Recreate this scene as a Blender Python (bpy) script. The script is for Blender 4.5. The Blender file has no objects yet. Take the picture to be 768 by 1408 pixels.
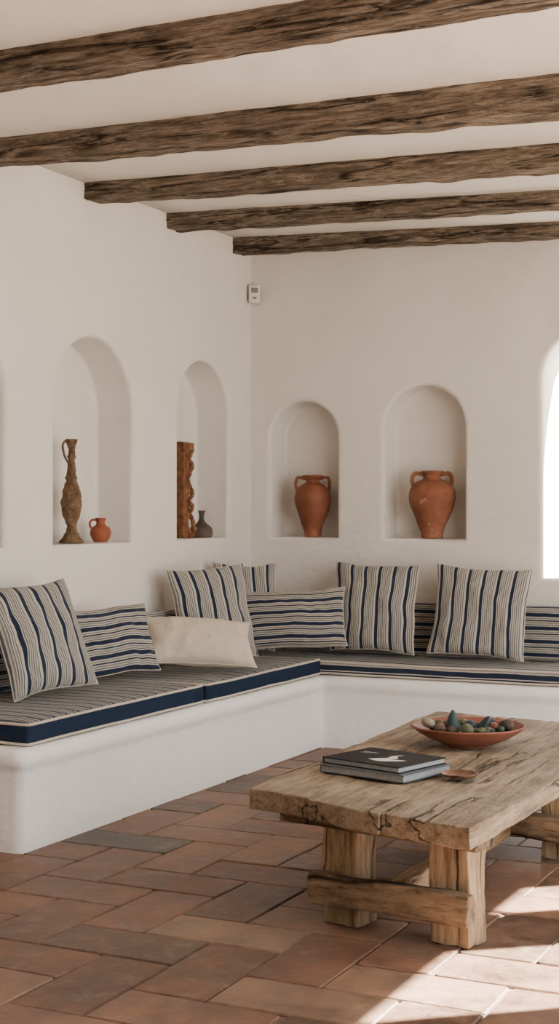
import bpy, bmesh, math, random
from mathutils import Vector, Matrix, noise
random.seed(7)
scene = bpy.context.scene
COL = scene.collection

# ---------------------------------------------------------------- materials
def newmat(name):
    m = bpy.data.materials.new(name); m.use_nodes = True
    nt = m.node_tree; b = nt.nodes['Principled BSDF']
    return m, nt, b
def N(nt, t, **kw):
    n = nt.nodes.new(t)
    for k, v in kw.items(): setattr(n, k, v)
    return n
def ramp(nt, stops, interp='LINEAR'):
    r = N(nt, 'ShaderNodeValToRGB'); cr = r.color_ramp; cr.interpolation = interp
    while len(cr.elements) < len(stops): cr.elements.new(0.5)
    for e, (p, c) in zip(cr.elements, stops):
        e.position = p; e.color = (c[0], c[1], c[2], 1)
    return r
def mapping(nt, scale, kind='Object'):
    tc = N(nt, 'ShaderNodeTexCoord'); mp = N(nt, 'ShaderNodeMapping')
    mp.inputs['Scale'].default_value = scale
    nt.links.new(tc.outputs[kind], mp.inputs['Vector'])
    return mp
def noise_node(nt, vec, scale, detail=4, rough=.55):
    n = N(nt, 'ShaderNodeTexNoise'); n.inputs['Scale'].default_value = scale
    n.inputs['Detail'].default_value = detail; n.inputs['Roughness'].default_value = rough
    if vec is not None: nt.links.new(vec, n.inputs['Vector'])
    return n
def bump(nt, b, src, strength, dist=.01, prev=None):
    bp = N(nt, 'ShaderNodeBump'); bp.inputs['Strength'].default_value = strength
    bp.inputs['Distance'].default_value = dist
    nt.links.new(src, bp.inputs['Height'])
    if prev is not None: nt.links.new(prev.outputs['Normal'], bp.inputs['Normal'])
    nt.links.new(bp.outputs['Normal'], b.inputs['Normal'])
    return bp
def mixc(nt, fac, a, b, mode='MIX'):
    m = N(nt, 'ShaderNodeMix', data_type='RGBA', blend_type=mode)
    if isinstance(fac, float): m.inputs[0].default_value = fac
    else: nt.links.new(fac, m.inputs[0])
    for i, s in ((6, a), (7, b)):
        if isinstance(s, tuple): m.inputs[i].default_value = (*s, 1)
        else: nt.links.new(s, m.inputs[i])
    return m.outputs[2]

def mat_plaster(name, c1, c2):
    m, nt, b = newmat(name); mp = mapping(nt, (1, 1, 1))
    n1 = noise_node(nt, mp.outputs[0], 1.3, 6, .6)
    r = ramp(nt, [(.3, c1), (.7, c2)]); nt.links.new(n1.outputs['Fac'], r.inputs['Fac'])
    nt.links.new(r.outputs[0], b.inputs['Base Color'])
    b.inputs['Roughness'].default_value = .9
    b.inputs['Specular IOR Level'].default_value = .2
    n2 = noise_node(nt, mp.outputs[0], 3.5, 5, .55)
    p = bump(nt, b, n2.outputs['Fac'], .5, .05)
    n3 = noise_node(nt, mp.outputs[0], 40, 4)
    bump(nt, b, n3.outputs['Fac'], .2, .006, p)
    return m

def mat_wood(name, scale, dark, mid, light, crack=.5, bstr=.6, rough=.75, cracks=.012, patch=.8, cmask=.5, chips=0.0):
    """weathered timber: streaky grain, narrow splits along the grain, worn patches, chipped spots"""
    m, nt, b = newmat(name); mp = mapping(nt, scale)
    n0 = noise_node(nt, mp.outputs[0], 1.0, 9, .70); n0.inputs['Distortion'].default_value = .25
    r = ramp(nt, [(.30, dark), (.47, mid), (.66, light)])
    nt.links.new(n0.outputs['Fac'], r.inputs['Fac'])
    n1 = noise_node(nt, mp.outputs[0], 3.2, 7, .72)
    r1 = ramp(nt, [(.38, (.30, .26, .22)), (.52, (1, 1, 1))]); nt.links.new(n1.outputs['Fac'], r1.inputs['Fac'])
    col = mixc(nt, crack, r.outputs[0], r1.outputs[0], 'MULTIPLY')
    mp2 = mapping(nt, (1, 1, 1)); n2 = noise_node(nt, mp2.outputs[0], 3.1, 5, .6)
    r2 = ramp(nt, [(.35, (.60, .58, .57)), (.65, (1.2, 1.2, 1.18))]); nt.links.new(n2.outputs['Fac'], r2.inputs['Fac'])
    col = mixc(nt, patch, col, r2.outputs[0], 'MULTIPLY')
    mp3 = mapping(nt, tuple(s * .33 for s in scale)); n3 = noise_node(nt, mp3.outputs[0], 1.0, 5, .5)
    sb = N(nt, 'ShaderNodeMath', operation='SUBTRACT'); sb.inputs[1].default_value = .5; nt.links.new(n3.outputs['Fac'], sb.inputs[0])
    ab = N(nt, 'ShaderNodeMath', operation='ABSOLUTE'); nt.links.new(sb.outputs[0], ab.inputs[0])
    r3 = ramp(nt, [(0, (.10, .08, .06)), (cracks, (1, 1, 1))]); nt.links.new(ab.outputs[0], r3.inputs['Fac'])
    n4 = noise_node(nt, mp2.outputs[0], 2.2, 2); r4 = ramp(nt, [(cmask - .02, (0, 0, 0)), (cmask + .06, (1, 1, 1))]); nt.links.new(n4.outputs['Fac'], r4.inputs['Fac'])
    cm = mixc(nt, r4.outputs[0], (1.0, 1.0, 1.0), r3.outputs[0])
    col = mixc(nt, 1.0, col, cm, 'MULTIPLY')
    p = None
    if chips:
        mp5 = mapping(nt, tuple(s * .5 + 4 for s in scale)); n5 = noise_node(nt, mp5.outputs[0], 1.3, 8, .75)
        r5 = ramp(nt, [(.54, (0, 0, 0)), (.60, (1, 1, 1))]); nt.links.new(n5.outputs['Fac'], r5.inputs['Fac'])
        mc = N(nt, 'ShaderNodeMath', operation='MULTIPLY'); mc.inputs[1].default_value = chips; nt.links.new(r5.outputs[0], mc.inputs[0])
        col = mixc(nt, mc.outputs[0], col, light)
        r6 = ramp(nt, [(.36, (.25, .2, .17)), (.42, (1, 1, 1))]); nt.links.new(n5.outputs['Fac'], r6.inputs['Fac'])
        col = mixc(nt, chips, col, r6.outputs[0], 'MULTIPLY')
        p = bump(nt, b, n5.outputs['Fac'], .8, .03)
    nt.links.new(col, b.inputs['Base Color']); b.inputs['Roughness'].default_value = rough
    b.inputs['Specular IOR Level'].default_value = .22
    p = bump(nt, b, n0.outputs['Fac'], bstr, .015, p)
    p = bump(nt, b, n1.outputs['Fac'], bstr, .008, p)
    bump(nt, b, cm, .8, .012, p)
    return m

NAVY = (.018, .027, .052); CREAM = (.46, .43, .37); GREY = (.10, .115, .14); OLIVE = (.20, .19, .165)
def mat_stripe(name, pitch, stops):
    m, nt, b = newmat(name)
    tc = N(nt, 'ShaderNodeTexCoord'); sx = N(nt, 'ShaderNodeSeparateXYZ')
    nt.links.new(tc.outputs['UV'], sx.inputs[0])
    mu = N(nt, 'ShaderNodeMath', operation='MULTIPLY'); mu.inputs[1].default_value = 1 / pitch
    nt.links.new(sx.outputs[0], mu.inputs[0])
    wn = noise_node(nt, tc.outputs['UV'], 9, 2)
    ma = N(nt, 'ShaderNodeMath', operation='MULTIPLY_ADD'); ma.inputs[1].default_value = .08
    nt.links.new(wn.outputs['Fac'], ma.inputs[0]); nt.links.new(mu.outputs[0], ma.inputs[2])
    fr = N(nt, 'ShaderNodeMath', operation='FRACT'); nt.links.new(ma.outputs[0], fr.inputs[0])
    r = ramp(nt, stops, 'CONSTANT'); nt.links.new(fr.outputs[0], r.inputs['Fac'])
    n = noise_node(nt, tc.outputs['UV'], 350, 2)
    rr = ramp(nt, [(.3, (.72, .72, .72)), (.7, (1.15, 1.15, 1.15))]); nt.links.new(n.outputs['Fac'], rr.inputs['Fac'])
    col = mixc(nt, .8, r.outputs[0], rr.outputs[0], 'MULTIPLY')
    nt.links.new(col, b.inputs['Base Color']); b.inputs['Roughness'].default_value = .95
    b.inputs['Specular IOR Level'].default_value = .1
    b.inputs['Sheen Weight'].default_value = .1
    p = bump(nt, b, n.outputs['Fac'], .4, .003)
    n2 = noise_node(nt, tc.outputs['UV'], 14, 4)
    bump(nt, b, n2.outputs['Fac'], .5, .03, p)
    return m
S_PILLOW = [(0, NAVY), (.22, CREAM), (.28, GREY), (.34, CREAM), (.40, OLIVE), (.48, CREAM), (.53, GREY),
            (.59, CREAM), (.65, OLIVE), (.73, CREAM), (.79, GREY), (.85, CREAM)]
S_LUMB = [(0, NAVY), (.28, CREAM), (.35, GREY), (.42, CREAM), (.49, OLIVE), (.59, CREAM), (.66, NAVY), (.76, CREAM), (.83, OLIVE), (.91, CREAM)]
S_SEAT = [(0, NAVY), (.30, CREAM), (.37, NAVY), (.49, CREAM), (.56, GREY), (.66, CREAM), (.72, NAVY), (.84, OLIVE), (.92, CREAM)]
def mat_plain_fabric(name, c, sc=300):
    m, nt, b = newmat(name); mp = mapping(nt, (1, 1, 1))
    n = noise_node(nt, mp.outputs[0], sc, 2)
    r = ramp(nt, [(.3, tuple(x * .75 for x in c)), (.7, tuple(x * 1.15 for x in c))])
    nt.links.new(n.outputs['Fac'], r.inputs['Fac']); nt.links.new(r.outputs[0], b.inputs['Base Color'])
    b.inputs['Roughness'].default_value = .95; b.inputs['Specular IOR Level'].default_value = .1
    p = bump(nt, b, n.outputs['Fac'], .4, .003)
    n2 = noise_node(nt, mp.outputs[0], 12, 4); bump(nt, b, n2.outputs['Fac'], .35, .02, p)
    return m
def mat_clay(name, c1, c2, sc=9, rough=.75, bstr=.3, spots=None, spec=.35):
    m, nt, b = newmat(name); mp = mapping(nt, (1, 1, 1))
    n = noise_node(nt, mp.outputs[0], sc, 6, .65)
    r = ramp(nt, [(.32, c1), (.66, c2)]); nt.links.new(n.outputs['Fac'], r.inputs['Fac'])
    col = r.outputs[0]
    if spots:
        n3 = noise_node(nt, mp.outputs[0], sc * 2.5, 6, .7)
        r3 = ramp(nt, [(.60, (0, 0, 0)), (.68, (1, 1, 1))]); nt.links.new(n3.outputs['Fac'], r3.inputs['Fac'])
        col = mixc(nt, r3.outputs[0], col, spots)
    nt.links.new(col, b.inputs['Base Color']); b.inputs['Roughness'].default_value = rough
    b.inputs['Specular IOR Level'].default_value = spec
    n2 = noise_node(nt, mp.outputs[0], sc * 6, 4); bump(nt, b, n2.outputs['Fac'], bstr, .006)
    return m

M_WALL = mat_plaster('plaster_wall', (.69, .655, .605), (.755, .725, .68))
M_CEIL = mat_plaster('plaster_ceiling', (.68, .645, .59), (.74, .705, .655))
M_BENCH = mat_plaster('plaster_bench', (.80, .79, .775), (.85, .84, .82))
M_BEAM = mat_wood('beam_wood', (3.2, 42, 42), (.055, .040, .030), (.21, .162, .12), (.44, .36, .28), .7, 1.0, .9, .035, .55, .40, .6)
M_TOP = mat_wood('table_wood', (19, 1.8, 19), (.15, .105, .066), (.33, .255, .175), (.48, .39, .285), .55, .45, .65, .014, .8, .44, .3)
M_TLEG = mat_wood('table_leg_wood', (20, 20, 1.8), (.13, .08, .044), (.33, .235, .14), (.47, .355, .225), .55, .6, .7, .015, .8, .45, .25)
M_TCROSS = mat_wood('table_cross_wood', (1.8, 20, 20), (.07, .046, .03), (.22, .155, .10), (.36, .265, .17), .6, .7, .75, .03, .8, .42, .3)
M_STR_P = mat_stripe('striped_linen', .082, S_PILLOW)
M_STR_L = mat_stripe('striped_linen_wide', .07, S_LUMB)
M_STR_S = mat_stripe('striped_seat_fabric', .085, S_SEAT)
M_NAVY = mat_plain_fabric('navy_fabric', (.016, .026, .050))
M_PIPE = mat_plain_fabric('cream_piping', (.55, .50, .42))
M_BEIGE = mat_plain_fabric('beige_linen', (.60, .53, .42))

# ---------------------------------------------------------------- mesh helpers
def mkobj(name, verts, faces, mats, smooth=True, parent=None, fmat=None, uvs=None):
    me = bpy.data.meshes.new(name); me.from_pydata(verts, [], faces); me.update()
    for m in (mats if isinstance(mats, (list, tuple)) else [mats]): me.materials.append(m)
    if fmat:
        for p, i in zip(me.polygons, fmat): p.material_index = i
    for p in me.polygons: p.use_smooth = smooth
    if uvs:
        uv = me.uv_layers.new(name='UVMap')
        for p in me.polygons:
            for li in p.loop_indices: uv.data[li].uv = uvs(p, me.vertices[me.loops[li].vertex_index].co)
    bm = bmesh.new(); bm.from_mesh(me); bmesh.ops.recalc_face_normals(bm, faces=bm.faces); bm.to_mesh(me); bm.free()
    o = bpy.data.objects.new(name, me); COL.objects.link(o)
    if parent: o.parent = parent
    return o
def empty(name, loc=(0, 0, 0)):
    e = bpy.data.objects.new(name, None); e.location = loc; e.empty_display_size = .1; COL.objects.link(e)
    return e
def bevel(o, w, seg=2, ang=40):
    m = o.modifiers.new('Bevel', 'BEVEL'); m.width = w; m.segments = seg; m.limit_method = 'ANGLE'
    m.angle_limit = math.radians(ang); m.harden_normals = True; m.use_clamp_overlap = False
    return m
def box(name, lo, hi, mat, parent=None, bev=0, seg=2):
    x0, y0, z0 = lo; x1, y1, z1 = hi
    v = [(x0, y0, z0), (x1, y0, z0), (x1, y1, z0), (x0, y1, z0), (x0, y0, z1), (x1, y0, z1), (x1, y1, z1), (x0, y1, z1)]
    f = [(0, 3, 2, 1), (4, 5, 6, 7), (0, 1, 5, 4), (1, 2, 6, 5), (2, 3, 7, 6), (3, 0, 4, 7)]
    o = mkobj(name, v, f, mat, smooth=bool(bev), parent=parent)
    if bev: bevel(o, bev, seg)
    return o
def grid_box(n):
    nx, ny, nz = n; idx = {}; P = []; F = []
    def vi(i, j, k):
        key = (i, j, k)
        if key not in idx: idx[key] = len(P); P.append((i / nx, j / ny, k / nz))
        return idx[key]
    for i in range(nx):
        for j in range(ny):
            for k in (0, nz): F.append((vi(i, j, k), vi(i + 1, j, k), vi(i + 1, j + 1, k), vi(i, j + 1, k)))
    for i in range(nx):
        for k in range(nz):
            for j in (0, ny): F.append((vi(i, j, k), vi(i + 1, j, k), vi(i + 1, j, k + 1), vi(i, j, k + 1)))
    for j in range(ny):
        for k in range(nz):
            for i in (0, nx): F.append((vi(i, j, k), vi(i, j + 1, k), vi(i, j + 1, k + 1), vi(i, j, k + 1)))
    return P, F
def rough_box(name, c8, n, mat, amp=.004, freq=6, bev=.006, parent=None, seed=0, amp2=0.0, grain=None):
    P, F = grid_box(n); C = [Vector(c) for c in c8]; V = []
    off = Vector((seed * 3.1, seed * 1.7, seed * 5.3))
    for (u, v, w) in P:
        a = C[0].lerp(C[1], u).lerp(C[2].lerp(C[3], u), v)
        b = C[4].lerp(C[5], u).lerp(C[6].lerp(C[7], u), v)
        p = a.lerp(b, w)
        d = noise.noise_vector(p * freq + off) * amp
        if amp2: d += noise.noise_vector(p * freq * 5 + off) * amp2
        if grain:
            q = Vector((p.x * grain[0][0], p.y * grain[0][1], p.z * grain[0][2])) + off
            d += noise.noise_vector(q) * grain[1]
        V.append(p + d)
    o = mkobj(name, V, F, mat, True, parent)
    if bev: bevel(o, bev, 2, 50)
    return o
def lathe(name, prof, mat, parent=None, loc=(0, 0, 0), seg=40, rough=0, freq=20, closed_bottom=True, twist=None, squash=1):
    V = []; F = []
    for (r, z) in prof:
        for i in range(seg):
            a = 2 * math.pi * i / seg; rr = r
            if twist: rr = r * (1 + twist[0] * math.sin(twist[1] * a + twist[2] * z))
            p = Vector((rr * math.cos(a), rr * math.sin(a) * squash, z))
            if rough: p += Vector((math.cos(a), math.sin(a), 0)) * noise.noise(p * freq) * rough
            V.append(p)
    n = len(prof)
    for j in range(n - 1):
        for i in range(seg):
            i2 = (i + 1) % seg
            F.append((j * seg + i, j * seg + i2, (j + 1) * seg + i2, (j + 1) * seg + i))
    F.append(tuple(range(seg - 1, -1, -1)))
    F.append(tuple((n - 1) * seg + i for i in range(seg)))
    o = mkobj(name, V, F, mat, True, parent); o.location = loc
    return o
def smooth_prof(pts, k=5):
    out = []
    P = [pts[0]] + list(pts) + [pts[-1]]
    for i in range(1, len(P) - 2):
        p0, p1, p2, p3 = P[i - 1], P[i], P[i + 1], P[i + 2]
        for s in range(k):
            t = s / k
            out.append(tuple(.5 * ((2 * p1[c]) + (-p0[c] + p2[c]) * t + (2 * p0[c] - 5 * p1[c] + 4 * p2[c] - p3[c]) * t * t + (-p0[c] + 3 * p1[c] - 3 * p2[c] + p3[c]) * t ** 3) for c in range(len(p1))))
    out.append(tuple(pts[-1])); return out
def tube(name, path, rad, mat, parent=None, seg=8, closed=False, loc=(0, 0, 0), rough=0):
    path = [Vector(p) for p in path]; n = len(path); V = []; F = []
    up = Vector((0, 0, 1)); prev = None
    for i, p in enumerate(path):
        a = path[(i - 1) % n] if (closed or i > 0) else p; b = path[(i + 1) % n] if (closed or i < n - 1) else p
        t = (b - a).normalized()
        if prev is None:
            s = t.cross(up); s = s.normalized() if s.length > .1 else t.cross(Vector((1, 0, 0))).normalized()
        else:
            s = (prev - t * prev.dot(t)).normalized()
        prev = s; q = t.cross(s); r = rad[i] if isinstance(rad, (list, tuple)) else rad
        for k in range(seg):
            an = 2 * math.pi * k / seg; v = p + (s * math.cos(an) + q * math.sin(an)) * r
            if rough: v += noise.noise_vector(v * 40) * rough
            V.append(v)
    m = n if closed else n - 1
    for i in range(m):
        j = (i + 1) % n
        for k in range(seg):
            k2 = (k + 1) % seg; F.append((i * seg + k, i * seg + k2, j * seg + k2, j * seg + k))
    if not closed:
        F.append(tuple(range(seg))); F.append(tuple((n - 1) * seg + k for k in range(seg)))
    o = mkobj(name, V, F, mat, True, parent); o.location = loc
    return o

# ---------------------------------------------------------------- room shell
XR = 4.6; YB = -8.6
def niche(axis, c, hw, z0, ztop, depth, sgn, through=False):
    zc = ztop - hw; r = .026; r2 = .02; levels = [(-.1, r), (0, r)]
    for k in range(1, 6):
        t = k / 5 * math.pi / 2; levels.append((r * (1 - math.cos(t)), r * (1 - math.sin(t))))
    if through: levels.append((depth, 0))
    else:
        for k in range(0, 5):
            t = k / 4 * math.pi / 2; levels.append((depth - r2 + r2 * math.sin(t), -r2 * (1 - math.cos(t))))
    V = []; n = 0
    for (d, e) in levels:
        pts = [(-hw - e, z0 - e), (hw + e, z0 - e)]
        for i in range(0, 33):
            a = math.pi * i / 32; pts.append(((hw + e) * math.cos(a), zc + (hw + e) * math.sin(a)))
        n = len(pts)
        for (u, z) in pts: V.append((d * sgn, c + u, z) if axis == 'x' else (c + u, d * sgn, z))
    F = [tuple(range(n)), tuple((len(levels) - 1) * n + i for i in range(n))]
    for L in range(len(levels) - 1):
        for i in range(n): F.append((L * n + i, L * n + (i + 1) % n, (L + 1) * n + (i + 1) % n, (L + 1) * n + i))
    return mkobj('cutter', V, F, M_WALL, False)
def cut(wall, cutters):
    for c in cutters:
        m = wall.modifiers.new('b', 'BOOLEAN'); m.operation = 'DIFFERENCE'; m.object = c; m.solver = 'EXACT'
    dg = bpy.context.evaluated_depsgraph_get()
    me = bpy.data.meshes.new_from_object(wall.evaluated_get(dg))
    wall.modifiers.clear(); wall.data = me
    for c in cutters: bpy.data.objects.remove(c, do_unlink=True)
    for p in me.polygons: p.use_smooth = p.area < .03 and len(p.vertices) <= 4
wl = box('wall_left', (-.5, YB, -.1), (0, .5, 3.1), M_WALL)
cut(wl, [niche('x', -.566, .292, 1.106, 2.075, .22, -1),
         niche('x', -1.66, .345, 1.098, 2.09, .22, -1),
         niche('x', -2.72, .345, 1.094, 2.09, .22, -1)])
wb = box('wall_back', (-.3, 0, -.1), (XR + .12, .45, 3.1), M_WALL)
cut(wb, [niche('y', .335, .211, 1.105, 1.885, .2, 1),
         niche('y', 1.066, .236, 1.102, 1.95, .2, 1),
         niche('y', 1.995, .260, .897, 2.215, .8, 1, True)])
wr = box('wall_right', (XR, -3.5, -.1), (XR + .12, 0, 3.1), M_WALL)
def cutbox(lo, hi): return box('cutter', lo, hi, M_WALL)
cut(wr, [cutbox((XR - .2, -1.50, .25), (XR + .4, -1.05, 2.32)),
         cutbox((XR - .2, -2.57, .25), (XR + .4, -1.84, 2.32)),
         cutbox((XR - .2, -3.25, .25), (XR + .4, -2.68, 2.32))])
for p in wr.data.polygons: p.use_smooth = False
box('wall_rear', (-.5, YB - .2, -.1), (XR + .12, YB, 3.1), M_WALL)
wr2 = box('wall_right', (XR, YB, -.1), (XR + .12, -5.2, 3.1), M_WALL)

def ceil_z(x, y):
    s = -y; k = .038 - .0125 * max(0, s - .9); k = max(k, 0)
    return 2.815 - k * x
V = []; F = []; nx, ny = 24, 44
for lay in (0, 1):
    for j in range(ny + 1):
        for i in range(nx + 1):
            x = -.02 + (XR + .12) * i / nx; y = .02 + (YB - .04) * j / ny
            V.append((x, y, ceil_z(x, y) + lay * .35))
def vi(l, i, j): return l * (nx + 1) * (ny + 1) + j * (nx + 1) + i
for l in (0, 1):
    for j in range(ny):
        for i in range(nx): F.append((vi(l, i, j), vi(l, i + 1, j), vi(l, i + 1, j + 1), vi(l, i, j + 1)))
for j in range(ny):
    for i in (0, nx): F.append((vi(0, i, j), vi(0, i, j + 1), vi(1, i, j + 1), vi(1, i, j)))
for i in range(nx):
    for j in (0, ny): F.append((vi(0, i, j), vi(0, i + 1, j), vi(1, i + 1, j), vi(1, i, j)))
mkobj('ceiling', V, F, M_CEIL)

beams = [(.233, 2.732, 2.679, 1.9), (.987, 2.736, 2.632, 2.1), (1.763, 2.739, 2.638, 2.25), (2.62, 2.725, 2.655, 2.3), (3.57, 2.717, 2.714, 2.4), (4.5, 2.70, 2.68, 2.3), (5.4, 2.70, 2.68, 2.3), (6.3, 2.7, 2.68, 2.3)]
for i, (s, zl, zr, xr) in enumerate(beams):
    y0 = -s; y1 = -s + .14; X1 = XR
    zR = zl + (zr - zl) * X1 / xr
    zR = max(zR, zl - .16)
    tl = ceil_z(0, y0) + .03; tr = ceil_z(X1, y0) + .03
    c8 = [(-.05, y0, zl), (X1, y0, zR), (-.05, y1, zl), (X1, y1, zR), (-.05, y0, tl), (X1, y0, tr), (-.05, y1, tl), (X1, y1, tr)]
    rough_box('ceiling_beam', c8, (280, 12, 12), M_BEAM, amp=.008, freq=2.0, bev=.004, seed=i + 1, amp2=.005, grain=((7, 55, 55), .008))

# floor : herringbone terracotta tiles
a = .225; g = .003
V = [(-.4, YB, -.008), (XR + .12, YB, -.008), (XR + .12, .3, -.008), (-.4, .3, -.008)]; F = [(0, 1, 2, 3)]; fm = [0]; rnd = [0.0]; rnd2 = [0.0]
ox = .02; oy = -.05
for i in range(-3, 24):
    for j in range(-42, 3):
        k = (i - j) % 4
        if k == 0: x0, y0, w, h = i * a, j * a, 2 * a, a
        elif k == 3: x0, y0, w, h = i * a, j * a, a, 2 * a
        else: continue
        x0 += ox; y0 += oy
        if x0 + w < 0 or x0 > XR + .1 or y0 > 0 or y0 + h < YB: continue
        b0 = len(V); z = random.uniform(-.002, .002)
        j1 = [random.uniform(-.0035, .0035) for _ in range(8)]
        cs = [(x0 + g, y0 + g), (x0 + w - g, y0 + g), (x0 + w - g, y0 + h - g), (x0 + g, y0 + h - g)]
        sg = [(1, 1), (-1, 1), (-1, -1), (1, -1)]
        loops = []
        for (ins, zz) in ((0, -.009), (0, -.004 + z), (.004, z)):
            ring = []
            for q, ((px, py), (sx, sy)) in enumerate(zip(cs, sg)):
                px += j1[q]; py += j1[q + 4]; r = .012
                cxx = px + sx * (r); cyy = py + sy * (r)
                base = [math.pi, 1.5 * math.pi, 0, .5 * math.pi][q]
                for t in range(4):
                    an = base + t / 3 * math.pi / 2
                    rr = r - ins
                    ring.append((cxx + rr * math.cos(an), cyy + rr * math.sin(an), zz))
            loops.append(ring)
        nr = 16
        for ring in loops: V += ring
        rv = .04 + .96 * random.random(); rv2 = random.random()
        if x0 < 1.0 < x0 + w and y0 < -2.83 < y0 + h: rv = .0
        for L in range(2):
            for t in range(nr):
                t2 = (t + 1) % nr
                F.append((b0 + L * nr + t, b0 + L * nr + t2, b0 + (L + 1) * nr + t2, b0 + (L + 1) * nr + t)); fm.append(1); rnd.append(rv); rnd2.append(rv2)
        F.append(tuple(b0 + 2 * nr + t for t in range(nr))); fm.append(1); rnd.append(rv); rnd2.append(rv2)
mt, nt, b = newmat('terracotta_tile')
at = N(nt, 'ShaderNodeAttribute'); at.attribute_name = 'tile_rand'
at2 = N(nt, 'ShaderNodeAttribute'); at2.attribute_name = 'tile_rand2'
r = ramp(nt, [(0, (.085, .076, .062)), (.03, (.11, .072, .049)), (.2, (.145, .08, .052)), (.5, (.185, .100, .064)), (.8, (.22, .127, .083)), (1, (.265, .175, .12))])
nt.links.new(at.outputs['Fac'], r.inputs['Fac'])
mp = mapping(nt, (1, 1, 1))
ad = N(nt, 'ShaderNodeVectorMath', operation='ADD'); nt.links.new(mp.outputs[0], ad.inputs[0])
sc = N(nt, 'ShaderNodeVectorMath', operation='SCALE'); sc.inputs[0].default_value = (13, 7, 5); nt.links.new(at2.outputs['Fac'], sc.inputs['Scale'])
nt.links.new(sc.outputs[0], ad.inputs[1])
n1 = noise_node(nt, ad.outputs[0], 5, 9, .74)
r1 = ramp(nt, [(.3, (.33, .31, .30)), (.5, (.92, .92, .92)), (.70, (1.6, 1.52, 1.4))]); nt.links.new(n1.outputs['Fac'], r1.inputs['Fac'])
col = mixc(nt, .95, r.outputs[0], r1.outputs[0], 'MULTIPLY')
n2 = noise_node(nt, ad.outputs[0], 12, 8, .78)
r2 = ramp(nt, [(.50, (0, 0, 0)), (.68, (.6, .6, .6))]); nt.links.new(n2.outputs['Fac'], r2.inputs['Fac'])
col = mixc(nt, r2.outputs[0], col, (.27, .195, .145))
n5 = noise_node(nt, mp.outputs[0], 1.1, 4, .6)
r5 = ramp(nt, [(.35, (.72, .72, .72)), (.65, (1.12, 1.12, 1.12))]); nt.links.new(n5.outputs['Fac'], r5.inputs['Fac'])
col = mixc(nt, 1.0, col, r5.outputs[0], 'MULTIPLY')
nt.links.new(col, b.inputs['Base Color'])
rr = ramp(nt, [(.3, (.33,) * 3), (.7, (.6,) * 3)]); nt.links.new(n1.outputs['Fac'], rr.inputs['Fac']); nt.links.new(rr.outputs[0], b.inputs['Roughness'])
b.inputs['Specular IOR Level'].default_value = .30
p_ = bump(nt, b, n1.outputs['Fac'], .5, .014); bump(nt, b, n2.outputs['Fac'], .4, .006, p_)
M_GROUT = mat_clay('grout', (.13, .092, .066), (.21, .158, .118), 20, .95)
fl = mkobj('floor', V, F, [M_GROUT, mt], False, fmat=fm)
for nm, data in (('tile_rand', rnd), ('tile_rand2', rnd2)):
    at_ = fl.data.attributes.new(nm, 'FLOAT', 'FACE'); at_.data.foreach_set('value', data)

M_BOUNCE = mat_clay('bounce_ground_stone', (.22, .20, .17), (.28, .25, .22), 3, .9)
box('bounce_ground', (-12, -25, -.4), (25, 14, -.11), M_BOUNCE)  # unseen ground outside, added to bounce light into the room

# ---------------------------------------------------------------- built-in bench
def plan(e):
    Fx = .70 - e; G = -.545 + e; Y0 = -3.235 + e; pts = [(0.001, -.001), (0.001, Y0)]
    r = .04
    for t in range(7):
        an = -math.pi / 2 + t / 6 * math.pi / 2
        pts.append((Fx - r + r * math.cos(an), Y0 + r + r * math.sin(an)))
    r = .03
    for t in range(6):
        an = math.pi - t / 5 * math.pi / 2
        pts.append((Fx + r + r * math.cos(an), G - r + r * math.sin(an)))
    pts += [(XR - .001, G), (XR - .001, -.001)]
    return pts
prof = [(.018, -.006), (.016, .04), (.018, .12), (.02, .2), (.02, .285), (.014, .305), (.003, .32), (0, .34), (.003, .358), (.012, .372), (.028, .3795), (.05, .381)]
V = []; F = []; n = None
for (e, z) in prof:
    pp = plan(e); n = len(pp)
    for (x, y) in pp: V.append((x, y, z))
for L in range(len(prof) - 1):
    for t in range(n): F.append((L * n + t, L * n + (t + 1) % n, (L + 1) * n + (t + 1) % n, (L + 1) * n + t))
F.append(tuple((len(prof) - 1) * n + t for t in range(n)))
bench = mkobj('built_in_bench', V, F, M_BENCH)
bench.data.polygons[len(F) - 1].use_smooth = False

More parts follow.
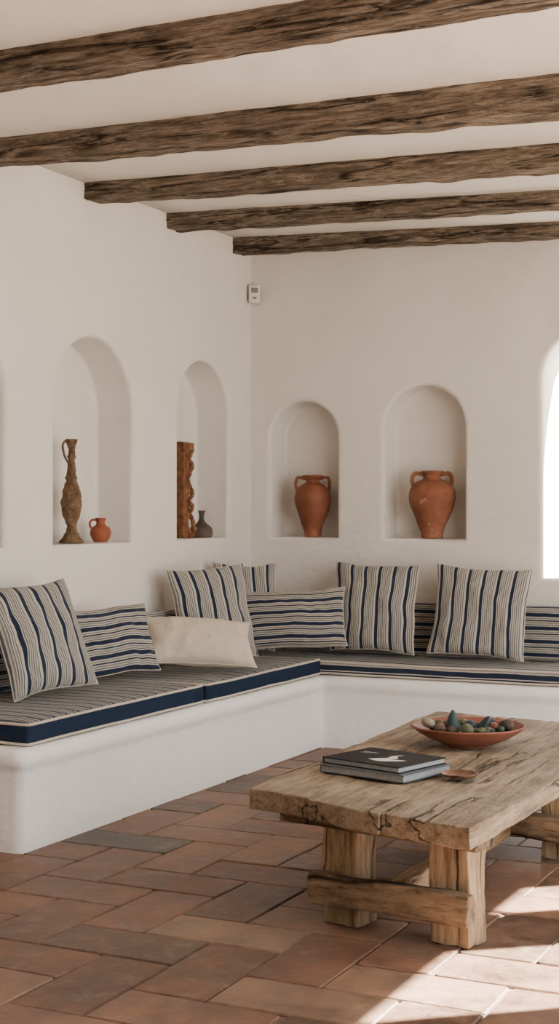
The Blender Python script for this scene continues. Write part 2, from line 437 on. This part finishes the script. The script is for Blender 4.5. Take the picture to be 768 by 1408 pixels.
# ---------------------------------------------------------------- bench cushions
def seat_cushion(name, lo, hi, mats, uvf, side_slot, puff=.008, piping=True, ex=.012, n=(40, 24, 4)):
    P, F = grid_box(n); e = empty(name); L = Vector(lo); H = Vector(hi); S = H - L; V = []
    for (u, v, w) in P:
        p = Vector((L.x + S.x * u, L.y + S.y * v, L.z + S.z * w))
        bx = min(u, 1 - u) * S.x; by = min(v, 1 - v) * S.y
        if w > .99: p.z += puff * min(1, bx / .08) ** .5 * min(1, by / .08) ** .5 + .004 * noise.noise(p * 6)
        if w not in (0, 1):
            k = puff * .8 * (1 - (2 * w - 1) ** 2)
            if u < .001: p.x -= k
            if u > .999: p.x += k
            if v < .001: p.y -= k
            if v > .999: p.y += k
        p += noise.noise_vector(p * 4) * .003
        V.append(p)
    fm = []
    for f in F:
        ws = [P[i][2] for i in f]; fm.append(0 if (min(ws) > .999) else side_slot)
    o = mkobj('cover', V, F, mats, True, e, fmat=fm, uvs=uvf); bevel(o, ex, 3, 55)
    if piping:
        for (nm, zz) in (('piping_top', H.z - .004), ('piping_bottom', L.z + .007)):
            r = .02; k = .003; pts = []
            for (cx, cy, a0) in ((H.x - r, H.y - r, 0), (L.x + r, H.y - r, 90), (L.x + r, L.y + r, 180), (H.x - r, L.y + r, 270)):
                for t in range(5):
                    an = math.radians(a0 + t * 22.5); pts.append(Vector((cx + (r + k) * math.cos(an), cy + (r + k) * math.sin(an), zz)))
            full = []
            for i in range(len(pts)):
                p, q = pts[i], pts[(i + 1) % len(pts)]; d = (q - p).length; m = max(1, int(d / .06))
                for t in range(m):
                    pt = p.lerp(q, t / m); full.append(pt + noise.noise_vector(pt * 4) * .003)
            tube(nm, full, .006, M_PIPE, e, 6, True)
    return e
uv_y = lambda p, co: (co.y, co.x)
uv_yz = lambda p, co: (co.y - co.z, co.x)
seat_cushion('bench_seat_cushion', (.014, -3.15, .384), (.662, -1.80, .468), [M_STR_S, M_NAVY], uv_y, 1)
seat_cushion('bench_seat_cushion', (.014, -1.775, .384), (.672, -.525, .468), [M_STR_S, M_NAVY], uv_y, 1)
seat_cushion('bench_seat_cushion', (.014, -.50, .384), (2.3, -.014, .455), [M_STR_S, M_STR_S], uv_yz, 1, puff=.006)
seat_cushion('bench_seat_cushion', (2.33, -.50, .384), (4.57, -.014, .455), [M_STR_S, M_STR_S], uv_yz, 1, puff=.006)
uv_z = lambda p, co: (co.z, co.x + co.y)
for (lo, hi) in (((.012, -3.12, .482), (.085, -2.08, .74)), ((.012, -2.05, .482), (.085, -1.08, .74)), ((.012, -1.05, .482), (.085, -.12, .735)),
                 ((.10, -.085, .470), (1.18, -.012, .745)), ((1.20, -.085, .470), (2.6, -.012, .745)), ((2.62, -.085, .470), (4.3, -.012, .745))):
    long_y = hi[1] - lo[1] > hi[0] - lo[0]
    seat_cushion('bench_back_cushion', lo, hi, [M_STR_L, M_STR_L], uv_z, 1, puff=.006, piping=False, n=(4, 30, 8) if long_y else (30, 4, 8))

# ---------------------------------------------------------------- throw pillows
def pillow(name, bottom, w, h, T, phi, lean, roll, mat, stripes_vertical=True, seed=0, cord=True):
    n = 44; V = []; F = []; idx = {}; P = []
    off = Vector((seed * 2.3, seed * 4.1, seed))
    for side in (1, -1):
        for j in range(n + 1):
            for i in range(n + 1):
                if i in (0, n) or j in (0, n):
                    if (0, i, j) in idx: idx[(side, i, j)] = idx[(0, i, j)]; continue
                u = 2 * i / n - 1; v = 2 * j / n - 1
                u = math.sin(u * math.pi / 2); v = math.sin(v * math.pi / 2)
                x = u * w / 2 * (1 - .075 * (1 - v * v)); y = v * h / 2 * (1 - .075 * (1 - u * u))
                t = max(0, (1 - u * u) * (1 - v * v)) ** .42
                z = side * T * t
                if t > 0:
                    z += side * T * .30 * t * noise.noise(Vector((x * 6, y * 6, side * 3)) + off)
                    edge = (1 - max(abs(u), abs(v)))
                    z += side * .013 * noise.noise(Vector((x * 22, y * 13, side)) + off) * min(1, edge * 5)
                x += .010 * noise.noise(Vector((y * 7, 0, seed * 3.3))); y += .010 * noise.noise(Vector((x * 7, 5, seed * 2.1)))
                idx[(side, i, j)] = len(V)
                if i in (0, n) or j in (0, n): idx[(0, i, j)] = len(V)
                V.append((x, y, z)); P.append((u * w / 2, v * h / 2))
        for j in range(n):
            for i in range(n):
                F.append((idx[(side, i, j)], idx[(side, i + 1, j)], idx[(side, i + 1, j + 1)], idx[(side, i, j + 1)]))
    e = empty(name)
    me = bpy.data.meshes.new('cover'); me.from_pydata(V, [], F); me.materials.append(mat)
    uv = me.uv_layers.new(name='UVMap')
    for p in me.polygons:
        p.use_smooth = True
        for li in p.loop_indices:
            q = P[me.loops[li].vertex_index]
            uv.data[li].uv = (q[0] + .01 * seed, q[1]) if stripes_vertical else (q[1] + .01 * seed, q[0])
    bm = bmesh.new(); bm.from_mesh(me); bmesh.ops.recalc_face_normals(bm, faces=bm.faces); bm.to_mesh(me); bm.free()
    o = bpy.data.objects.new('cover', me); COL.objects.link(o); o.parent = e
    if cord:
        loop = [(i, 0) for i in range(n)] + [(n, j) for j in range(n)] + [(i, n) for i in range(n, 0, -1)] + [(0, j) for j in range(n, 0, -1)]
        tube('seam_cord', [V[idx[(1, i, j)]] for (i, j) in loop], .0035, mat if mat is M_BEIGE else M_PIPE, e, 6, True)
    ph = math.radians(phi); th = math.radians(lean); ro = math.radians(roll)
    Nn = Vector((math.cos(ph), -math.sin(ph), 0)); U = Vector((math.sin(ph), math.cos(ph), 0)); Z = Vector((0, 0, 1))
    Vv = Z * math.cos(th) - Nn * math.sin(th); Nn = Nn * math.cos(th) + Z * math.sin(th)
    U2 = U * math.cos(ro) + Vv * math.sin(ro); V2 = Vv * math.cos(ro) - U * math.sin(ro)
    c = Vector(bottom) + Vv * (h / 2)
    M = Matrix(((U2.x, V2.x, Nn.x, c.x), (U2.y, V2.y, Nn.y, c.y), (U2.z, V2.z, Nn.z, c.z), (0, 0, 0, 1)))
    e.matrix_world = M
    return e
pillow('throw_pillow', (.37, -2.54, .50), .47, .485, .08, 14, 23, 3, M_STR_P, True, 1)
pillow('throw_pillow', (.31, -1.96, .508), .49, .325, .065, 22, 20, 2, M_STR_L, False, 2)
pillow('throw_pillow', (.34, -1.05, .492), .45, .49, .07, 33, 13, 3, M_STR_P, True, 3)
pillow('throw_pillow', (.215, -.50, .488), .36, .485, .045, 50, 4, -2, M_STR_P, True, 4)
pillow('throw_pillow', (.51, -.51, .515), .58, .325, .065, 66, 18, 3, M_STR_L, False, 5)
pillow('throw_pillow', (.875, -.285, .49), .47, .49, .065, 84, 13, -1, M_STR_P, True, 6)
pillow('throw_pillow', (1.47, -.29, .49), .515, .485, .07, 86, 13, -3, M_STR_P, True, 7)
pillow('lumbar_pillow', (.53, -1.53, .525), .54, .285, .085, 44, 46, -7, M_BEIGE, True, 8)

# ---------------------------------------------------------------- ceramics
M_TC1 = mat_clay('terracotta_dark', (.14, .045, .022), (.26, .088, .045), 7, .6, .2)
M_TC2 = mat_clay('terracotta_aged', (.17, .058, .03), (.29, .115, .06), 8, .75, .3, (.38, .26, .18))
M_TC3 = mat_clay('terracotta_red', (.23, .058, .026), (.32, .095, .045), 6, .6, .2)
M_DARKCLAY = mat_clay('dark_clay', (.05, .038, .03), (.12, .09, .07), 14, .8, .4)
M_CARVED = mat_clay('carved_wood_bronze', (.05, .027, .014), (.23, .14, .07), 30, .65, .9)
M_ROOT = mat_clay('root_wood', (.06, .023, .011), (.30, .125, .05), 22, .6, .9)

def open_pot(outer, wall=.008, inner_depth=.5):
    o = smooth_prof(outer, 5); zt = o[-1][1]; ins = []
    for (r, z) in reversed(o):
        if z < outer[0][1] + (zt - outer[0][1]) * inner_depth: break
        ins.append((max(r - wall, .004), z - .002 if z < zt else z))
    return o + ins
def amphora(name, loc, R, H, mat, neck=.45, lip=.5, hz=(.62, .93), hr=.95, rot=0):
    e = empty(name, loc)
    prof = [(.001, 0), (R * .42, 0), (R * .46, H * .02), (R * .48, H * .08), (R * .66, H * .25), (R * .9, H * .45), (R, H * .62), (R * .93, H * .74), (R * .68, H * .83),
            (R * neck, H * .88), (R * neck * .97, H * .93), (R * lip, H * .965), (R * lip * 1.06, H * .985), (R * lip, H)]
    lathe('body', open_pot(prof, .01, .7), mat, e, seg=48, rough=.004, freq=12)
    for k, s in enumerate((1, -1)):
        pts = [(R * neck * .9, 0, H * hz[1]), (R * (hr - .12), 0, H * (hz[1] + .025)), (R * hr, 0, H * (hz[1] - .02)), (R * (hr + .03), 0, H * (hz[1] - .10)), (R * (hr - .06), 0, H * hz[0])]
        sp = smooth_prof(pts, 5); c, si = math.cos(rot), math.sin(rot)
        tube('handle_%d' % (k + 1), [(s * p[0] * c, s * p[0] * si, p[2]) for p in sp], R * .085, mat, e, 8)
    return e
amphora('amphora', (.356, .085, 1.107), .105, .356, M_TC1, .40, .58, rot=math.radians(25), hr=.90, hz=(.72, .94))
amphora('amphora', (1.085, .085, 1.104), .13, .375, M_TC2, .40, .48, rot=math.radians(25), hr=.82, hz=(.74, .94))

e = empty('clay_jug', (-.08, -1.494, 1.101))
lathe('body', open_pot([(.001, 0), (.03, 0), (.034, .004), (.047, .025), (.052, .048), (.044, .072), (.025, .085), (.021, .098), (.025, .114), (.03, .12)], .004, .75), M_TC3, e, seg=36)
tube('handle', smooth_prof([(-.018, -.01, .108), (-.036, -.02, .11), (-.046, -.026, .092), (-.04, -.022, .068)], 5), .0055, M_TC3, e)
lathe('small_clay_vase', open_pot([(.001, 0), (.05, 0), (.058, .006), (.063, .03), (.055, .055), (.03, .078), (.017, .095), (.013, .115), (.016, .135), (.021, .147), (.023, .15)], .004, .75), M_DARKCLAY, loc=(-.08, -.455, 1.108), seg=36, rough=.002)
e = empty('carved_bottle', (-.10, -1.72, 1.10))
lathe('body', open_pot([(.001, 0), (.056, 0), (.057, .008), (.046, .022), (.03, .045), (.023, .075), (.028, .10), (.042, .14), (.048, .19), (.044, .235), (.034, .275), (.026, .30), (.029, .315), (.022, .335), (.019, .37), (.017, .40), (.021, .415), (.016, .43), (.018, .46), (.026, .485), (.028, .50)], .005, .85), M_CARVED, e, seg=64, rough=.006, freq=55, twist=(.035, 9, 90))
tube('handle', smooth_prof([(-.008, -.02, .49), (-.012, -.045, .485), (-.014, -.052, .455), (-.01, -.04, .415), (-.004, -.022, .385)], 5), .006, M_CARVED, e, rough=.002)
e = empty('carved_wood_sculpture', (-.11, -.60, 1.108))
c8 = [(-.03, -.055, 0), (.03, -.055, 0), (-.03, .0, 0), (.03, .0, 0), (-.03, -.055, .52), (.03, -.055, .52), (-.03, .0, .52), (.03, .0, .52)]
rough_box('slab', c8, (6, 8, 50), M_ROOT, amp=.008, freq=12, bev=.004, parent=e, seed=3, amp2=.003)
c8 = [(-.03, -.05, .475), (.03, -.05, .475), (-.03, .058, .485), (.03, .058, .485), (-.03, -.05, .525), (.03, -.05, .525), (-.03, .056, .525), (.03, .056, .525)]
rough_box('cap', c8, (5, 8, 5), M_ROOT, amp=.008, freq=14, bev=.006, parent=e, seed=5)
for k in range(3):
    pts = []; rad = []
    for t in range(80):
        z = t / 79 * .49; q = noise.noise(Vector((z * 9, k * 3.3, 0)))
        pts.append((.012 + .018 * math.sin(z * 27 + k * 2.1), .026 + .03 * math.sin(z * (17 + 5 * k) + k * 2 + 3 * q) + .02 * q, z))
        rad.append(.010 + .007 * abs(noise.noise(Vector((z * 30, k, 4)))) * 2)
    tube('root_%d' % (k + 1), pts, rad, M_ROOT, e, 8, rough=.004)

M_PLASTIC = mat_clay('white_plastic', (.66, .64, .58), (.70, .68, .62), 3, .45, .02)
M_DISP = mat_clay('grey_display', (.16, .17, .16), (.2, .21, .2), 4, .3, .02)
e = empty('thermostat', (.040, -.040, 2.515))
box('housing', (-.033, -.02, -.052), (.033, .02, .052), M_PLASTIC, e, .008, 3)
box('display', (-.02, -.0225, .005), (.02, -.019, .034), M_DISP, e)
box('button', (-.012, -.0225, -.03), (.012, -.019, -.018), M_DISP, e)
e.rotation_euler = (0, 0, math.radians(32))

# ---------------------------------------------------------------- coffee table
T = empty('coffee_table')
NL, NR, FL, FR = Vector((1.807, -3.612, 0)), Vector((2.60, -3.865, 0)), Vector((1.745, -1.70, 0)), Vector((2.66, -1.86, 0))
us = [0, .30, .63, 1.0]; zt, th = .402, .062
for k in range(3):
    u0 = us[k] + (.0008 if k else 0); u1 = us[k + 1] - (.0008 if k < 2 else 0)
    sh = Vector((0, [.012, -.006, .004][k], 0))
    A, B, C, D = NL.lerp(NR, u0) + sh, NL.lerp(NR, u1) + sh, FL.lerp(FR, u0), FL.lerp(FR, u1)
    z0 = zt - th; c8 = [p + Vector((0, 0, z)) for z in (z0, zt) for p in (A, B, C, D)]
    rough_box('top_plank_%d' % (k + 1), c8, (28, 110, 6), M_TOP, amp=.005, freq=5, bev=.005, parent=T, seed=0, amp2=.002, grain=((40, 5, 30), .0018))
def obox(name, c, U, half, mat, n, seed=0, amp=.004, grain=None):
    U = Vector((U[0], U[1], 0)).normalized(); W = Vector((-U.y, U.x, 0)); c = Vector(c); Z = Vector((0, 0, 1))
    c8 = [c + U * (half[0] * a) + W * (half[1] * b) + Z * (half[2] * d) for d in (-1, 1) for b in (-1, 1) for a in (-1, 1)]
    return rough_box(name, c8, n, mat, amp=amp, freq=7, bev=.006, parent=T, seed=seed, amp2=.002, grain=grain)
ue = (.97, -.21)
obox('batten_1', (2.245, -3.60, .323), ue, (.345, .05, .019), M_TCROSS, (24, 4, 3), 1)
obox('batten_2', (2.27, -2.40, .323), ue, (.345, .05, .019), M_TCROSS, (24, 4, 3), 2)
legs = [(2.098, -3.50), (2.462, -3.555), (2.07, -2.33), (2.475, -2.40)]
for i, (lx, ly) in enumerate(legs):
    obox('leg_%d' % (i + 1), (lx, ly, .158), (.99, -.13), (.064, .055, .158), M_TLEG, (12, 12, 26), 10 + i, .007, ((40, 40, 6), .004))
def stretch(name, i, j, seed):
    A = Vector((*legs[i], 0)); B = Vector((*legs[j], 0)); U = (B - A).normalized(); W = Vector((U.y, -U.x, 0))
    c = (A + B) / 2 + W * .078 + Vector((0, 0, .115))
    obox(name, c, U, ((B - A).length / 2 + .085, .026, .046), M_TCROSS, (50, 6, 10), seed, .008, ((6, 40, 40), .004))
stretch('end_stretcher_1', 0, 1, 20); stretch('end_stretcher_2', 2, 3, 21)
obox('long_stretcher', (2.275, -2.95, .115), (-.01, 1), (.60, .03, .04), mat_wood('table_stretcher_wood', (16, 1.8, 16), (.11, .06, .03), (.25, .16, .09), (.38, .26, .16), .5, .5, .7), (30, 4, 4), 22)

M_BLACK = mat_clay('book_black', (.008, .008, .010), (.013, .013, .015), 5, .6, .02, spec=.15)
M_GREYC = mat_clay('book_grey', (.07, .085, .10), (.095, .11, .125), 5, .5, .02)
M_PAGE = mat_clay('book_pages', (.20, .215, .22), (.27, .28, .28), 60, .9, .1)
M_WHITE = mat_clay('book_print_white', (.65, .64, .62), (.72, .71, .69), 5, .5, .02)
def book(name, c, yaw, w, l, h, cov):
    e = empty(name, c); t = .003
    box('cover_bottom', (-w / 2, -l / 2, 0), (w / 2, l / 2, t), cov, e, .001)
    box('cover_top', (-w / 2, -l / 2, h - t), (w / 2, l / 2, h), cov, e, .001)
    box('spine', (-w / 2 - .001, -l / 2, 0), (-w / 2 + t, l / 2, h), cov, e, .001)
    box('pages', (-w / 2 + t, -l / 2 + .004, t), (w / 2 - .005, l / 2 - .004, h - t), M_PAGE, e)
    e.rotation_euler = (0, 0, math.radians(yaw)); return e
book('book', (2.095, -3.19, .408), -14, .33, .27, .024, M_GREYC)
bk = book('book', (2.085, -3.175, .4325), -16, .31, .255, .020, M_BLACK)
def flat(name, pts, z, mat, par):
    o = mkobj(name, [(x, y, z) for x, y in pts], [tuple(range(len(pts)))], mat, False, par); return o
flat('cover_print', smooth_prof([(-.02, -.06), (.03, -.075), (.075, -.05), (.10, -.015), (.07, -.02), (.05, -.03), (.055, .0), (.03, .03), (.035, .06), (.02, .05), (.012, .02), (.02, -.01), (0, -.035)], 4), .0204, M_WHITE, bk)
flat('cover_title', [(-.12, .04), (-.06, .04), (-.06, .046), (-.12, .046)], .0204, M_WHITE, bk)
flat('cover_subtitle', [(-.12, .025), (-.08, .025), (-.08, .028), (-.12, .028)], .0204, M_WHITE, bk)

# bowl
bowl_c = (2.166, -2.56, .406)
M_BOWL = mat_clay('bowl_terracotta', (.17, .055, .036), (.25, .09, .058), 5, .55, .15)
out = smooth_prof([(.001, 0), (.07, 0), (.078, .004), (.10, .012), (.15, .034), (.19, .058), (.205, .071)], 5)
inn = smooth_prof([(.207, .0745), (.203, .0765), (.195, .073), (.18, .062), (.14, .04), (.09, .021), (.05, .015), (.002, .014)], 5)
lathe('terracotta_bowl', out + inn, M_BOWL, loc=bowl_c, seg=64)
cols = [mat_clay('fruit_' + n, c, tuple(x * 1.5 for x in c), 30, rr_, .3) for n, c, rr_ in (
    ('slate', (.010, .017, .022), .35), ('green', (.06, .068, .035), .5), ('stone', (.19, .17, .13), .8), ('red', (.15, .045, .028), .5), ('brown', (.05, .036, .026), .7), ('teal', (.022, .036, .036), .5))]
V = []; F = []; fm = []
def blob(c, r, sq, mi, tip=0, yaw=0, tilt=0):
    b0 = len(V); ns, nr = 16, 10; R = Matrix.Rotation(yaw, 3, 'Z') @ Matrix.Rotation(tilt, 3, 'X')
    for j in range(nr + 1):
        th_ = math.pi * j / nr
        for i in range(ns):
            an = 2 * math.pi * i / ns; rr_ = r * math.sin(th_) ; z = -r * math.cos(th_) * sq
            if tip and z > 0: f = z / (r * sq); z += tip * f ** 2; rr_ *= (1 - .35 * f)
            p = Vector((max(rr_, .0005) * math.cos(an), max(rr_, .0005) * math.sin(an), z))
            p += p.normalized() * noise.noise(p * 30 + Vector(c) * 50) * r * .12
            V.append(Vector(c) + R @ p)
    for j in range(nr):
        for i in range(ns):
            F.append((b0 + j * ns + i, b0 + j * ns + (i + 1) % ns, b0 + (j + 1) * ns + (i + 1) % ns, b0 + (j + 1) * ns + i)); fm.append(mi)
random.seed(11)
placed = []
for t in range(600):
    if len(placed) >= 44: break
    rr_ = random.uniform(0, .15); an = random.uniform(0, 6.28); r = random.uniform(.013, .025)
    x, y = rr_ * math.cos(an), rr_ * math.sin(an)
    if any((x - p[0]) ** 2 + (y - p[1]) ** 2 < ((r + p[2]) * .8) ** 2 for p in placed): continue
    placed.append((x, y, r)); zz = .018 + max(0, (rr_ - .05)) * .44 + r * .95
    blob((x, y, zz), r, random.uniform(.7, 1), random.choice([0, 1, 2, 1, 3, 4, 5, 1, 0, 4]), 0, random.uniform(0, 6), random.uniform(-.5, .5))
blob((-.05, -.02, .072), .029, 1, 5, .03, .3, .15)
blob((.06, .0, .070), .027, .95, 0, .02, 1.5, .5)
blob((.02, -.06, .062), .022, .8, 1, 0, 0, .2)
blob((-.01, .05, .064), .024, .9, 5, 0, 0, .2)
blob((-.09, -.05, .062), .022, .9, 3, 0, 0, .2)
blob((.09, -.05, .060), .022, .9, 1, 0, 0, .2)
o = mkobj('figs_and_pebbles', V, F, cols, True, fmat=fm); o.location = bowl_c
M_DISH = mat_wood('dish_wood', (20, 4, 20), (.10, .05, .028), (.20, .11, .065), (.30, .18, .11), .3, .2, .5)
lathe('small_wooden_dish', smooth_prof([(.001, 0), (.028, 0), (.045, .006), (.058, .015), (.060, .017), (.057, .0175), (.042, .010), (.02, .006), (.002, .0055)], 4), M_DISH, loc=(2.345, -3.19, .406), seg=40)

# ---------------------------------------------------------------- light
w = bpy.data.worlds.new('sky'); scene.world = w; w.use_nodes = True
bg = w.node_tree.nodes['Background']; bg.inputs[0].default_value = (.975, .985, 1.0, 1); bg.inputs[1].default_value = 6.6
sun = bpy.data.lights.new('sun', 'SUN'); sun.energy = 125; sun.angle = math.radians(.55); sun.color = (1, .93, .83)
so = bpy.data.objects.new('sun', sun); COL.objects.link(so)
el = math.atan(.8); d = Vector((.775 * math.cos(el), .63 * math.cos(el), math.sin(el)))
so.rotation_euler = d.to_track_quat('Z', 'Y').to_euler(); so.location = (8, 6, 8)

# ---------------------------------------------------------------- camera
cam = bpy.data.cameras.new('camera'); co = bpy.data.objects.new('camera', cam); COL.objects.link(co)
cam.sensor_fit = 'VERTICAL'; cam.sensor_height = 36; cam.lens = 51.14; cam.clip_start = .05
co.location = (3.825, -7.5935, 1.25); co.rotation_euler = (math.pi / 2, 0, math.radians(25.62))
scene.camera = co
